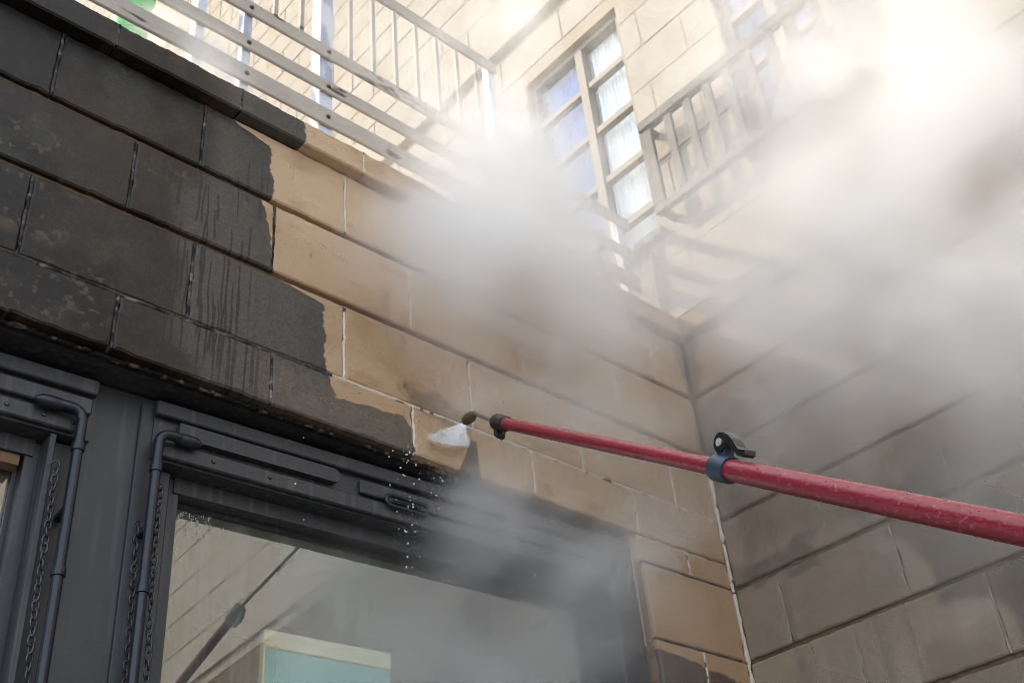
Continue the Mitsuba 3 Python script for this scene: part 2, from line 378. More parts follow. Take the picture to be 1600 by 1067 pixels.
scene['red_pole'] = bumped(lambda p, n, uv: 0.0005 * smoothstep(0.60, 0.80, noise(p.x * 190, p.y * 190, p.z * 190)) + 0.0004 * fbm(p.x * 80, p.y * 80, p.z * 80, 2), principled(proc(red_color), 0.30, 0.6), eps=4e-4)
scene['black_plastic'] = {'type': 'twosided', 'bsdf': principled((0.014, 0.014, 0.016), 0.28, 0.6)}
scene['navy_plastic'] = {'type': 'twosided', 'bsdf': principled((0.028, 0.045, 0.075), 0.42, 0.5)}
scene['bolt_metal'] = {'type': 'twosided', 'bsdf': principled((0.75, 0.72, 0.66), 0.35, 0.5, metallic=0.5)}
scene['tube_metal'] = {'type': 'twosided', 'bsdf': principled((0.22, 0.19, 0.16), 0.4, 0.5, metallic=0.6)}
scene['nozzle_brass'] = {'type': 'twosided', 'bsdf': principled((0.10, 0.062, 0.035), 0.45, 0.5)}
scene['water_white'] = {'type': 'principledthin', 'base_color': {'type': 'rgb', 'value': [0.96, 0.97, 0.98]}, 'roughness': 0.5, 'diff_trans': 1.6, 'spec_trans': 0.0}
scene['water_clear'] = {'type': 'dielectric', 'int_ior': 1.33, 'ext_ior': 1.0}
scene['street_paving'] = {'type': 'twosided', 'bsdf': principled(proc(lambda p, n, uv: mix((0.20, 0.185, 0.165), (0.30, 0.28, 0.25), fbm(p.x * 2, p.y * 2, 1.0, 3))), 0.8)}
scene['opposite_stone'] = {'type': 'twosided', 'bsdf': principled(proc(lambda p, n, uv: mix((0.10, 0.085, 0.07), (0.17, 0.145, 0.12), fbm(p.x * 1.5, p.z * 1.5, p.y, 3))), 0.9)}
scene['terrace_paving'] = {'type': 'twosided', 'bsdf': principled((0.42, 0.36, 0.28), 0.85)}

# ------------------------------------------------------------------ setting: street, terrace
structure('pavement', box(-60, 60, -60, 60, -0.3, 0.0), 'street_paving', 'pale stone paving of the street below the walls', 'pavement')
structure('terrace_floor', box(-14, 3.93, 3.06, 22, 4.62, 4.86), 'terrace_paving', 'terrace floor behind the parapet wall', 'terrace floor')

# ------------------------------------------------------------------ front wall
YA, XB = 2.75, 3.981
G = 0.011                                   # half of the horizontal channel
DP = 'dark_paint'
wall = thing('stone_wall', 'sandstone wall over the shop window, left part black with soot and right part washed clean', 'wall')
# core behind the joints, with the shop opening left free
core = join([box(-6, 4.40, YA + 0.022, 3.05, 3.650, 4.90), box(3.385, 4.40, YA + 0.022, 3.05, 0, 3.648), box(-6, -0.4, YA + 0.022, 3.05, 0, 3.648)])
add(wall, 'core', core, 'wall_core')
courses = [
    (4.526, 4.838, [-0.44, 0.165, 0.764, 1.306, 1.925, 2.519, 3.119, 3.719, 3.976]),
    (4.196, 4.504, [-0.13, 0.470, 1.070, 1.614, 2.231, 2.827, 3.410, 3.976]),
    (3.853, 4.174, [-0.44, 0.165, 0.765, 1.314, 1.921, 2.517, 3.115, 3.692, 3.976]),
    (3.644, 3.847, [-0.13, 0.480, 1.082, 1.631, 2.225, 2.816, 3.405, 3.976]),
    (3.521, 3.638, [3.378, 3.700, 3.976]),
    (3.195, 3.515, [3.398, 3.976]),
    (2.868, 3.189, [3.402, 3.690, 3.976]),
    (2.540, 2.862, [3.402, 3.976]),
    (2.210, 2.534, [3.402, 3.690, 3.976]),
]
sd = 100
for ci, (z0, z1, xs) in enumerate(courses):
    for i in range(len(xs) - 1):
        a, b = xs[i] + 0.0032, xs[i + 1] - 0.0032
        V, F = stone(b - a, z1 - z0, 0.06, sd, edge=0.0020 if a > 1.5 else 0.0028, chips=3)
        sd += 1
        add(wall, 'stone_block', on_front(V, F, a, z0, YA + rng.uniform(-0.0015, 0.0015)), 'front_stone')
    for x in xs[1:-1]:                       # upright mortar joints
        zz = np.linspace(z0 + 0.003, z1 - 0.003, 14)
        pts = np.c_[x + rng.normal(0, 0.0012, 14), np.full(14, YA + 0.006), zz]
        add(wall, 'mortar_joint', tube(pts, 0.0042 + np.abs(rng.normal(0, 0.0014, 14)), 6), 'mortar_sooty' if x < 1.55 + 0.1 * ci else 'mortar_pale')
for x0, x1, z in ((-0.1, 1.87, 3.850), (1.87, 3.97, 3.850), (3.39, 3.97, 3.518), (3.42, 3.97, 3.192)):   # flat bed joints low on the wall
    n = int((x1 - x0) / 0.025)
    xx = np.linspace(x0, x1, n)
    pts = np.c_[xx, np.full(n, YA + 0.0075), z + rng.normal(0, 0.0006, n)]
    add(wall, 'mortar_joint', tube(pts, 0.0052 + np.abs(rng.normal(0, 0.0012, n)), 6), 'mortar_sooty' if x1 < 1.9 or z < 3.6 else 'mortar_pale')
# crumbling mortar in the inner corner
zz = np.linspace(2.3, 4.07, 60)
add(wall, 'corner_joint', tube(np.c_[XB - 0.006 + rng.normal(0, 0.0012, 60), np.full(60, YA - 0.004), zz], 0.0068 + np.abs(rng.normal(0, 0.0028, 60)), 7), 'mortar_pale')
# coping stones with a broken upper arris
def coping(x0, x1, seed):
    r = np.random.default_rng(seed)
    n = max(6, int((x1 - x0) / 0.016))
    xx = np.linspace(x0, x1, n)
    chip = np.zeros(n)
    for _ in range(3):
        c, w = r.integers(0, n), r.integers(2, 6)
        chip[max(0, c - w):c + w] += r.uniform(0.001, 0.006)
    chip += np.abs(r.normal(0, 0.0022, n))
    low = np.abs(r.normal(0, 0.0010, n))
    prof = lambda i: [(3.05, 4.842), (2.707, 4.840 + low[i]), (2.700, 4.847 + low[i]), (2.700, 4.956 - chip[i]), (2.706 + chip[i], 4.964 - chip[i] * 0.4), (3.05, 4.985)]
    V = np.array([[x, y, z] for i, x in enumerate(xx) for y, z in prof(i)])
    m, F = 6, []
    for i in range(n - 1):
        for j in range(m):
            k = (j + 1) % m
            F += [[i * m + j, (i + 1) * m + k, (i + 1) * m + j], [i * m + j, i * m + k, (i + 1) * m + k]]
    for j in range(1, m - 1):
        F += [[0, j + 1, j], [(n - 1) * m, (n - 1) * m + j, (n - 1) * m + j + 1]]
    return trimesh.Trimesh(V, np.array(F), process=False)
cx = [-0.40, 0.10, 0.927, 1.42, 1.979, 2.56, 3.13, 3.62, 3.975]
for i in range(len(cx) - 1):
    add(wall, 'coping_stone', coping(cx[i] + 0.004, cx[i + 1] - 0.004, 300 + i), 'front_stone')
for x in cx[1:-1]:
    zz = np.linspace(4.846, 4.955, 7)
    add(wall, 'mortar_joint', tube(np.c_[x + rng.normal(0, 0.001, 7), np.full(7, 2.705), zz], 0.0055 + np.abs(rng.normal(0, 0.001, 7)), 6), 'mortar_sooty' if x < 1.6 else 'mortar_pale')
# crumbly old sealant along the underside of the lintel
n = 420
xx = np.linspace(-0.4, 3.36, n)
add(wall, 'lintel_sealant', tube(np.c_[xx, 2.792 + rng.normal(0, 0.003, n), 3.637 + rng.normal(0, 0.0012, n)], 0.0065 + np.abs(rng.normal(0, 0.0012, n)), 8), 'sealant', label='crumbling black sealant under the lintel stones')
add(wall, 'lintel_soffit', box(-0.4, 3.378, 2.812, 3.04, 3.630, 3.646), DP)
add(wall, 'jamb_reveal', box(3.372, 3.384, 2.79, 3.04, 2.0, 3.64), 'front_stone')

# ------------------------------------------------------------------ side wall
side = thing('side_wall', 'grey brown ashlar base of the building on the right, meeting the washed wall in a corner', 'wall')
add(side, 'core', box(XB + 0.016, 4.40, -12.0, YA + 0.02, 0, 4.90), 'wall_core')
rows = [(4.526, 4.838, [2.744, 2.520, 1.955, 1.380, 0.800, 0.22, -0.36]), (4.196, 4.504, [2.744, 2.235, 1.657, 1.080, 0.50, -0.08]), (3.857, 4.174, [2.744, 2.520, 1.960, 1.380, 0.80, 0.22]),
        (3.527, 3.838, [2.744, 2.236, 1.657, 1.080, 0.50, -0.08]), (3.198, 3.508, [2.744, 2.52, 1.960, 1.380, 0.80, 0.22]), (2.868, 3.180, [2.744, 2.230, 1.655, 1.080, 0.5]), (2.538, 2.850, [2.744, 2.52, 1.96, 1.38, 0.8]), (2.208, 2.520, [2.744, 2.23, 1.655, 1.08])]
for z0, z1, ys in rows:
    for i in range(len(ys) - 1):
        a, b = ys[i] - 0.0032, ys[i + 1] + 0.0032
        V, F = stone(a - b, z1 - z0, 0.06, sd, edge=0.0022, chips=3)
        sd += 1
        add(side, 'stone_block', on_side(V, F, a, z0, XB + rng.uniform(-0.002, 0.002)), 'side_stone')
    for y in ys[1:-1]:
        zz = np.linspace(z0 + 0.003, z1 - 0.003, 12)
        add(side, 'mortar_joint', tube(np.c_[np.full(12, XB + 0.006), y + rng.normal(0, 0.0012, 12), zz], 0.0042 + np.abs(rng.normal(0, 0.0012, 12)), 6), 'mortar_side')
def side_coping(y1, y0, seed):
    m = coping(-y1, -y0, seed)
    v = m.vertices.copy()
    return trimesh.Trimesh(np.c_[3.931 + (v[:, 1] - 2.700), -v[:, 0], v[:, 2] + 0.006], m.faces, process=False)
sy = [2.694, 2.10, 1.53, 0.96, 0.38, -0.2, -0.8]
for i in range(len(sy) - 1):
    add(side, 'coping_stone', side_coping(sy[i] - 0.004, sy[i + 1] + 0.004, 340 + i), 'side_stone')

# ------------------------------------------------------------------ upper building above the side wall
XF = 3.986
bld = thing('upper_building', 'cream stone facade in sunlight rising behind the parapet and above the side wall', 'building')
W1, W2 = (2.735, 3.575, 5.59, 7.50), (1.46, 2.06, 5.67, 7.50)     # openings: y0, y1, z0, z1
zs = [5.06, 5.385, 5.70, 6.02, 6.34, 6.66, 6.98, 7.30, 7.62, 7.94]
zs2 = [8.06, 8.24] + [8.57 + 0.33 * k for k in range(0, 38)]
def wall_with_holes(y0, y1, z0, z1, holes, x0, x1):
    ms, cuts = [], sorted(holes)
    yy = y0
    for (a, b, c, d) in cuts:
        ms += [box(x0, x1, yy, a, z0, z1), box(x0, x1, a, b, z0, c), box(x0, x1, a, b, d, z1)]
        yy = b
    return join(ms + [box(x0, x1, yy, y1, z0, z1)])
add(bld, 'core', wall_with_holes(-12.0, 20.0, 4.90, 21.0, [W1, W2], XF + 0.006, 4.30), 'facade_joint')
# (camera frame test only picks which stones are worth a piece of their own: those large in the photograph)
def size_seen(y, z):
    d2 = (XF) ** 2 + y ** 2 + (z - 1.6) ** 2
    v = np.array([XF, y, z - 1.6]) / math.sqrt(d2)
    f = np.array([0.57930613, 0.57494969, 0.57778652])
    return float(v @ f > 0.85) * XF / d2
cand = []
def facade_row(z0, z1, off, w=0.60):
    y = -6.6 + off
    while y < 17.0:
        segs = [(y, y + w)]
        for (a, b, c, d) in (W1, W2):
            if z1 > c + 0.02 and z0 < d - 0.02:
                new = []
                for s0, s1 in segs:
                    for q0, q1 in ((s0, min(s1, a)), (max(s0, b), s1)):
                        if q1 - q0 > 0.03:
                            new.append((q0, q1))
                segs = new
        for s0, s1 in segs:
            cand.append((s0, s1, z0, z1))
        y += w
for r, (za, zb) in enumerate(zip(zs[:-1], zs[1:])):
    facade_row(za, zb, (0.0, 0.30)[r % 2] + 0.185)
for r, (za, zb) in enumerate(zip(zs2[1:-1], zs2[2:])):
    facade_row(za, zb, (0.30, 0.0)[r % 2] + 0.185)
cand.sort(key=lambda c: -size_seen((c[0] + c[1]) / 2, (c[2] + c[3]) / 2) * (c[1] - c[0]))
rest = []
def cheap_block(s0, s1, z0, z1, x):
    g = 0.006
    w, h, c = (s1 - s0) / 2 - g, (z1 - z0) / 2 - g, 0.004
    o = np.array([[-w, -h], [w, -h], [w, h], [-w, h]])
    i_ = np.array([[-w + c, -h + c], [w - c, -h + c], [w - c, h - c], [-w + c, h - c]])
    V = np.vstack([np.c_[np.full(4, x), i_], np.c_[np.full(4, x + c), o], np.c_[np.full(4, x + 0.02), o]])
    V[:, 1] += (s0 + s1) / 2
    V[:, 2] += (z0 + z1) / 2
    F = [[0, 2, 1], [0, 3, 2]]
    for j in range(4):
        k = (j + 1) % 4
        F += [[j, k, 4 + k], [j, 4 + k, 4 + j], [4 + j, 4 + k, 8 + k], [4 + j, 8 + k, 8 + j]]
    return trimesh.Trimesh(V, np.array(F), process=False)
for i, c in enumerate(cand):
    m = cheap_block(*c, XF + rng.uniform(-0.0025, 0.0025))
    if i < 290:
        add(bld, 'stone_block', m, 'facade_stone')
    else:
        rest.append(m)
add(bld, 'stone_field', join(rest), 'facade_stone', kind='stuff')
add(bld, 'plinth_band', box(3.962, 4.05, -11.9, 16, 4.992, 5.052), 'facade_stone')
add(bld, 'string_course', cbox(3.925, 4.05, -11.9, 16, 7.972, 8.056, 0.006), 'facade_stone')
add(bld, 'string_course', box(3.955, 4.05, -11.9, 16, 8.062, 8.232), 'facade_stone')

def casement(W, leaves, rows_z, curtains, n_seed):
    y0, y1, z0, z1 = W
    w = add(bld, 'window', join([box(4.035, 4.10, y0, y0 + 0.045, z0, z1), box(4.035, 4.10, y1 - 0.045, y1, z0, z1), box(4.035, 4.10, y0 + 0.045, y1 - 0.045, z1 - 0.05, z1), box(4.035, 4.10, y0 + 0.045, y1 - 0.045, z0, z0 + 0.05)]), 'window_frame')
    edges = [y0 + 0.045] + leaves + [y1 - 0.045]
    for y in leaves:
        add(w, 'mullion', box(4.03, 4.095, y - 0.03, y + 0.03, z0 + 0.05, z1 - 0.05), 'window_frame')
    for a, b in zip(edges[:-1], edges[1:]):
        a2, b2 = a + (0.032 if a in leaves else 0.002), b - (0.032 if b in leaves else 0.002)
        for z in rows_z:
            add(w, 'glazing_bar', box(4.04, 4.085, a2, b2, z - 0.022, z + 0.022), 'window_frame')
        add(w, 'pane', trimesh.Trimesh([[4.066, a2, z0 + 0.05], [4.066, b2, z0 + 0.05], [4.066, b2, z1 - 0.05], [4.066, a2, z1 - 0.05]], [[0, 1, 2], [0, 2, 3]], process=False), 'window_glass')
    r = np.random.default_rng(n_seed)
    for (ca, cb, za, zb, gather, cloth) in curtains:
        nu, nz = 90, 12
        V = []
        for j in range(nz + 1):
            t = j / nz
            for i in range(nu + 1):
                s = i / nu
                y = ca + (cb - ca) * (s * (1 - gather * (1 - t)) + gather * (1 - t) * 0.5 * (1 if gather < 0 else 1))
                fold = 0.022 * math.sin(s * 60 + 2.0 * math.sin(s * 9 + t)) + 0.012 * math.sin(s * 131 + t * 2)
                V.append([4.135 + fold, y, za + (zb - za) * t])
        F = []
        for j in range(nz):
            for i in range(nu):
                a = j * (nu + 1) + i
                F += [[a, a + 1, a + nu + 2], [a, a + nu + 2, a + nu + 1]]
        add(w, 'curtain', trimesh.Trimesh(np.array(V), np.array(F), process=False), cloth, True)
    # room behind the window
    add(w, 'room', join([box(4.9, 4.95, y0 - 0.1, y1 + 0.1, z0 - 0.1, z1 + 0.1), box(4.31, 4.9, y0 - 0.12, y0 - 0.08, z0 - 0.1, z1 + 0.1), box(4.31, 4.9, y1 + 0.08, y1 + 0.12, z0 - 0.1, z1 + 0.1), box(4.31, 4.9, y0 - 0.08, y1 + 0.08, z0 - 0.14, z0 - 0.1), box(4.31, 4.9, y0 - 0.08, y1 + 0.08, z1 + 0.1, z1 + 0.14)]), 'room_dark')
    add(w, 'sill', cbox(3.935, 4.033, y0 - 0.04, y1 + 0.04, z0 - 0.05, z0 - 0.002, 0.004), 'facade_stone')
    return w
casement(W1, [3.12], [5.87, 6.27, 6.69, 7.10], [(2.77, 3.10, 5.60, 7.48, 0.0, 'curtain_cloth'), (3.14, 3.54, 5.6, 7.46, 0.15, 'sky_tinted_cloth')], 3)
casement(W2, [1.76], [5.86, 6.27, 6.69, 7.10], [(1.47, 1.74, 5.7, 7.46, 0.1, 'sky_tinted_cloth'), (1.79, 2.04, 5.7, 7.46, 0.1, 'sky_tinted_cloth')], 4)

bal = thing('balcony_railing', 'dark iron balcony railing on the upper facade, running in front of its right window', 'railing')
add(bal, 'top_rail', cbox(3.855, 3.905, 1.36, 2.66, 6.205, 6.275, 0.006), 'balcony_iron')
add(bal, 'bottom_rail', cbox(3.860, 3.900, 1.36, 2.66, 5.590, 5.650, 0.006), 'balcony_iron')
add(bal, 'middle_rail', cbox(3.874, 3.891, 1.38, 2.60, 5.93, 5.955, 0.003), 'balcony_iron')
for y in (2.63, 2.06, 1.39):
    for z in (5.60, 6.22):
        add(bal, 'bracket', cbox(3.906, 3.995, y - 0.018, y + 0.018, z, z + 0.04, 0.004), 'balcony_iron')
for k, y in enumerate((2.625, 2.46, 2.32, 2.18, 2.04, 1.90, 1.76, 1.62, 1.48, 1.375)):
    w = 0.042 if k == 0 else 0.027
    add(bal, 'baluster', cbox(3.868, 3.892, y - w, y + w, 5.652, 6.203, 0.004), 'balcony_iron')

# ------------------------------------------------------------------ railing on the parapet
YR = 2.90
rail = thing('parapet_railing', 'weathered metal railing of flat rails and thin balusters standing on the parapet', 'railing')
for x, w, d, top in ((1.318, 0.020, 0.055, 6.40), (1.534, 0.020, 0.055, 6.40), (1.934, 0.034, 0.075, 6.40), (2.985, 0.022, 0.05, 6.40), (0.55, 0.02, 0.055, 6.4), (3.86, 0.02, 0.05, 5.78)):
    add(rail, 'post', cbox(x - w, x + w, YR + 0.012, YR + 0.012 + d, 4.97, top, 0.003), 'post_paint')
for name, z0, z1, x0, x1 in (('bottom_rail', 5.250, 5.352, -1.5, 3.93), ('lower_rail', 5.455, 5.530, -1.5, 3.93), ('middle_rail', 5.682, 5.762, -1.5, 3.93), ('top_rail', 6.325, 6.405, -1.5, 3.01)):
    add(rail, name, cbox(x0, x1, YR - 0.006, YR + 0.010, z0, z1, 0.003), 'rail_paint')
bx = [1.658 + 0.134 * k for k in range(-12, 11)]
for x in bx:
    if all(abs(x - p) > 0.04 for p in (1.318, 1.534, 1.934, 2.985)):
        add(rail, 'baluster', cbox(x - 0.010, x + 0.010, YR - 0.002, YR + 0.016, 5.7625, 6.3245, 0.002), 'rail_paint')
for x in (1.534, 1.934):
    for z in (5.30, 5.49, 5.72):
        b = lathe([(0, 0.009), (0.007, 0.008), (0.011, 0.003), (0.011, 0.0)], 8)
        add(rail, 'bolt', align(b, (x, YR - 0.007, z), (0, -1, 0)), 'black_plastic')

# ------------------------------------------------------------------ things on the terrace
bucket = thing('plastic_bucket', 'bright green plastic bucket standing behind the parapet railing', 'bucket')
prof = [(0.0, 0.0), (0.052, 0.0), (0.066, 0.30), (0.071, 0.30), (0.071, 0.325), (0.074, 0.325), (0.080, 0.56), (0.088, 0.56), (0.088, 0.60), (0.079, 0.60), (0.066, 0.10), (0, 0.10)]
m = lathe(prof, 28)
m.apply_scale((1.0, 1.0, 1.15))
m.apply_translation((1.215, 3.40, 5.40))
add(bucket, 'tub', m, 'green_plastic', 40)
add(bucket, 'handle', tube(arc((1.215, 3.40, 6.08), 0.088, 0, math.pi, (1, 0, 0), (0, -0.25, 0.97), 12), 0.005, 6), 'black_plastic', True)
stand = thing('plant_stand', 'low cream stone block under the green bucket', 'stone block')
add(stand, 'block', cbox(1.00, 1.33, 3.25, 3.56, 4.86, 5.40, 0.01), 'facade_stone')
for k, x in enumerate((1.115, 1.165, 1.235)):
    p = thing('timber_board', ('narrow pale timber board leaning nearest the green bucket', 'pale timber board leaning as the middle one of three', 'widest pale timber board of the three leaning behind the railing')[k], 'board', 'pale timber boards leaning behind the railing')
    b = cbox(-(0.014, 0.017, 0.032)[k], (0.014, 0.017, 0.032)[k], -0.012, 0.012, 0, 1.22, 0.002)
    b.apply_transform(trimesh.transformations.rotation_matrix(math.radians(17), (0, 1, 0)))
    b.apply_translation((x - 0.02, 3.42 + 0.03 * k, 4.865))
    add(p, 'plank', b, 'board_wood')

# ------------------------------------------------------------------ shop front (slightly askew to the wall)
AL = math.radians(2.4)
CA, SA = math.cos(AL), math.sin(AL)
def sf(m):
    """local: x as on the wall, y=0 the fascia plane and +y into the shop"""
    m = m.copy()
    v = m.vertices
    xl, yl = v[:, 0] - 3.356, v[:, 1]
    m.vertices = np.c_[3.356 + xl * CA + yl * SA, 2.782 - xl * SA + yl * CA, v[:, 2]]
    return m
shop = thing('shop_front', 'charcoal painted shop window frame with stepped fascia boards under the stone lintel', 'shopfront')
DP = 'dark_paint'
add(shop, 'pier', sf(box(1.085, 1.33, 0.045, 0.26, 0, 3.625)), DP)
for nm, x0, x1 in (('fascia', -0.6, 1.112), ('fascia', 1.302, 3.30)):
    f = add(shop, nm, sf(box(x0, x1, 0.022, 0.24, 3.405, 3.612)), DP)
    add(f, 'board', sf(cbox(x0 - 0.004, x1, -0.004, 0.020, 3.552, 3.602, 0.004)), DP)
    if x0 < 0:
        add(f, 'board', sf(cbox(x0, x1 - 0.012, 0.0, 0.020, 3.482, 3.536, 0.004)), DP)
    else:
        # the middle board has a rounded end
        a = np.linspace(-np.pi / 2, np.pi / 2, 9)
        prof2 = np.vstack([[[1.375, 3.486], [1.375, 3.538]], np.c_[1.935 + 0.026 * np.cos(a[::-1]), 3.512 + 0.026 * np.sin(a[::-1])]])
        from shapely.geometry import Polygon
        bm = trimesh.creation.extrude_polygon(Polygon(prof2), 0.028, engine='earcut')
        bm.vertices = np.c_[bm.vertices[:, 0], bm.vertices[:, 2] - 0.008, bm.vertices[:, 1]]
        bm.invert()
        add(f, 'board', sf(bm), DP)
        add(f, 'board', sf(cbox(2.05, x1, 0.004, 0.020, 3.482, 3.536, 0.004)), DP)
    add(f, 'board', sf(cbox(x0, x1 - (0.05 if x0 < 0 else 0), 0.002, 0.020, 3.412, 3.466, 0.004)), DP)
    for xb in ((0.86, 0.965, 1.05) if x0 < 0 else (1.5, 1.7, 2.45, 2.8)):
        b = align(lathe([(0, 0.006), (0.006, 0.005), (0.008, 0.0)], 8), (xb, 0.002, 3.44), (0, -1, 0))
        add(f, 'screw', sf(b), 'black_plastic')
# glazed bays
def bay(x0, x1, gl, gr, gtop, head_mat):
    w = 'shop_front__window' if x0 > 0 else 'shop_front__window_001'
    add(w, 'stile', sf(box(x0, gl, 0.10, 0.19, 0.4, 3.40)), DP)
    add(w, 'stile', sf(box(gr, x1, 0.10, 0.19, 0.4, 3.40)), DP)
    add(w, 'head', sf(box(gl - 0.02, gr + 0.02, 0.092, 0.188, gtop, 3.404)), DP)
    for b_ in (box(gl, gl + 0.012, 0.150, 0.165, 0.4, gtop - 0.012), box(gr - 0.012, gr, 0.150, 0.165, 0.4, gtop - 0.012), box(gl, gr, 0.150, 0.165, gtop - 0.012, gtop)):
        add(w, 'bead', sf(b_), head_mat)
    g = trimesh.Trimesh([[gl, 0.168, 0.4], [gr, 0.168, 0.4], [gr, 0.168, gtop], [gl, 0.168, gtop]], [[0, 1, 2], [0, 2, 3]], process=False)
    add(w, 'pane', sf(g), 'shop_glass')
    return w
bay(1.315, 3.30, 1.437, 3.165, 3.352, DP)
wl = bay(-0.6, 1.10, -0.45, 0.962, 3.352, DP)
add(wl, 'head_trim', sf(box(-0.45, 0.95, 0.105, 0.149, 3.318, 3.351)), 'brown_wood', label='brown wooden strip under the window head')
add(shop, 'guide_rail', sf(cbox(1.020, 1.083, 0.062, 0.098, 0.4, 3.40, 0.004)), DP)
add(shop, 'guide_rail', sf(cbox(1.000, 1.018, 0.020, 0.098, 0.4, 3.40, 0.003)), DP)
add(shop, 'guide_rail', sf(cbox(1.332, 1.392, 0.066, 0.098, 0.4, 3.40, 0.004)), DP)
add(shop, 'guide_rail', sf(cbox(1.262, 1.330, 0.030, 0.044, 0.4, 3.60, 0.003)), DP)
add(shop, 'jamb_post', sf(cbox(3.232, 3.372, 0.004, 0.2, 0.4, 3.612, 0.004)), DP)
# dark shop behind the panes
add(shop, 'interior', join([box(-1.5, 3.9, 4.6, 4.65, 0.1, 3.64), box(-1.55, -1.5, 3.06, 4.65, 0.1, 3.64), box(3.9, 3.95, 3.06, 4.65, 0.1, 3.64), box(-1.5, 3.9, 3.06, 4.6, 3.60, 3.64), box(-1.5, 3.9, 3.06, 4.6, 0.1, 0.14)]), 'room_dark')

def pipe(side_):
    s = 1 if side_ > 0 else -1
    x = 1.303 if s > 0 else 1.066
    p = thing('bent_pipe', ('blue black metal pipe with its top bent right over the large shop window' if s > 0 else 'blue black metal pipe with its top bent left beside the small shop window'), 'pipe')
    y, r = -0.028, 0.0155
    up = np.linspace(0.5, 3.435, 40)
    pts = np.c_[np.full(40, x), np.full(40, y), up]
    bend = arc((x + s * 0.035, y, 3.435), 0.035, math.pi, math.pi / 2, (s, 0, 0), (0, 0, 1), 8)[1:]
    fl = np.array([[x + s * (0.035 + d), y + 0.010 * (d > 0.05), 3.470] for d in (0.03, 0.06)])
    add(p, 'tube', sf(tube(np.vstack([pts, bend, fl]), r, 14)), 'blue_steel', 50)
    # flattened end with a rounded tip
    e = np.array([[x + s * 0.055, y + 0.004, 3.470], [x + s * 0.07, y + 0.006, 3.470], [x + s * 0.10, y + 0.006, 3.470], [x + s * 0.125, y + 0.006, 3.470], [x + s * 0.140, y + 0.006, 3.470]])
    add(p, 'hook_end', sf(tube(e, [0.016, 0.020, 0.021, 0.018, 0.008], 14)), 'blue_steel', 50)
    for z in (3.345, 2.96, 2.55):
        c = tube(np.array([[x, y, z - 0.014], [x, y, z - 0.012], [x, y, z + 0.012], [x, y, z + 0.014]]), [0.016, 0.0195, 0.0195, 0.016], 14)
        add(p, 'collar', sf(c), 'blue_steel', 50)
    for z in (3.15, 2.4):
        add(p, 'clip', sf(cbox(x - 0.012, x + 0.012, y + 0.010, 0.05, z - 0.010, z + 0.010, 0.003)), 'blue_steel')
pipe(-1)
pipe(1)

link0 = trimesh.creation.torus(0.0095, 0.0030, major_sections=12, minor_sections=6)
link0.apply_scale((1.0, 1.55, 1.0))
link0.apply_transform(trimesh.transformations.rotation_matrix(math.pi / 2, (1, 0, 0)))     # long axis z, flat in xz
def chain(x, y, ztop, n, label, wander, seed):
    r = np.random.default_rng(seed)
    c = thing('hanging_chain', label, 'chain')
    for k in range(n):
        m = link0.copy()
        m.apply_transform(trimesh.transformations.rotation_matrix(math.radians((20 if k % 2 else 105) + r.normal(0, 14)), (0, 0, 1)))
        m.apply_transform(trimesh.transformations.rotation_matrix(r.normal(0, 0.12), (0, 1, 0)))
        m.apply_translation((x + wander * math.sin(k * 0.23 + seed) + 0.0007 * k * (1 if wander < 0.004 else 0.4), y + r.normal(0, 0.0012), ztop - 0.0235 * k))
        add(c, 'link', sf(m), 'chain_metal', True)
    add(c, 'hook', sf(tube(arc((x, y, ztop + 0.022), 0.012, -math.pi / 2, math.pi, (1, 0, 0), (0, 0, 1), 10), 0.0032, 6)), 'chain_metal', True)
chain(1.022, 0.004, 3.27, 38, 'dark link chain hanging left of the left bent pipe', 0.003, 1)
chain(1.330, -0.012, 3.275, 36, 'dark link chain hanging right of the right bent pipe', 0.002, 2)
chain(1.292, 0.030, 3.16, 30, 'row of dark chain links left of the right bent pipe', 0.002, 5)  # links placed for a row of dark spots beside the pipe

hd = thing('oval_handle', 'dark oval grab handle on the fascia above the large shop window', 'handle')
ring = np.vstack([arc((2.305, -0.012, 3.474), 0.020, math.pi / 2, -math.pi / 2, (1, 0, 0), (0, 0, 1), 8), arc((2.165, -0.012, 3.474), 0.020, -math.pi / 2, -3 * math.pi / 2, (1, 0, 0), (0, 0, 1), 8)])
ring = np.vstack([ring, ring[:2]])
add(hd, 'loop', sf(tube(ring, 0.0075, 8)), 'blue_steel', True)
for x in (2.165, 2.305):
    add(hd, 'fixing', sf(cbox(x - 0.009, x + 0.009, -0.014, 0.012, 3.466, 3.482, 0.002)), 'blue_steel')

brd = thing('display_board', 'teal board with a cream header strip standing behind the large shop window', 'board')
def bd(m):
    m = sf(m)
    return m
add(brd, 'panel', bd(cbox(1.852, 2.335, 0.262, 0.280, 1.6, 2.985, 0.002)), 'teal_board')
add(brd, 'header', bd(cbox(1.850, 2.337, 0.258, 0.282, 2.988, 3.046, 0.002)), 'cream_board', label='cream header strip of the teal board')
add(brd, 'edge_strip', bd(cbox(1.842, 1.849, 0.258, 0.284, 1.6, 3.046, 0.001)), 'cream_board')

# ------------------------------------------------------------------ the lance
A0, N0 = np.array([1.552, 0.569, 2.248]), np.array([2.090, 2.152, 3.421])
L = N0 - A0
DIR = L / np.linalg.norm(L)
at = lambda t: A0 + L * t
lance = thing('cleaning_lance', 'long wet red telescopic lance held up to the washed wall, with black clamp', 'lance')
add(lance, 'outer_pole', tube([at(t) for t in np.linspace(-0.36, 0.392, 60)], 0.0230, 28), 'red_pole', 50)
add(lance, 'inner_pole', tube([at(t) for t in np.linspace(0.38, 1.0, 60)], 0.0186, 28), 'red_pole', 50)
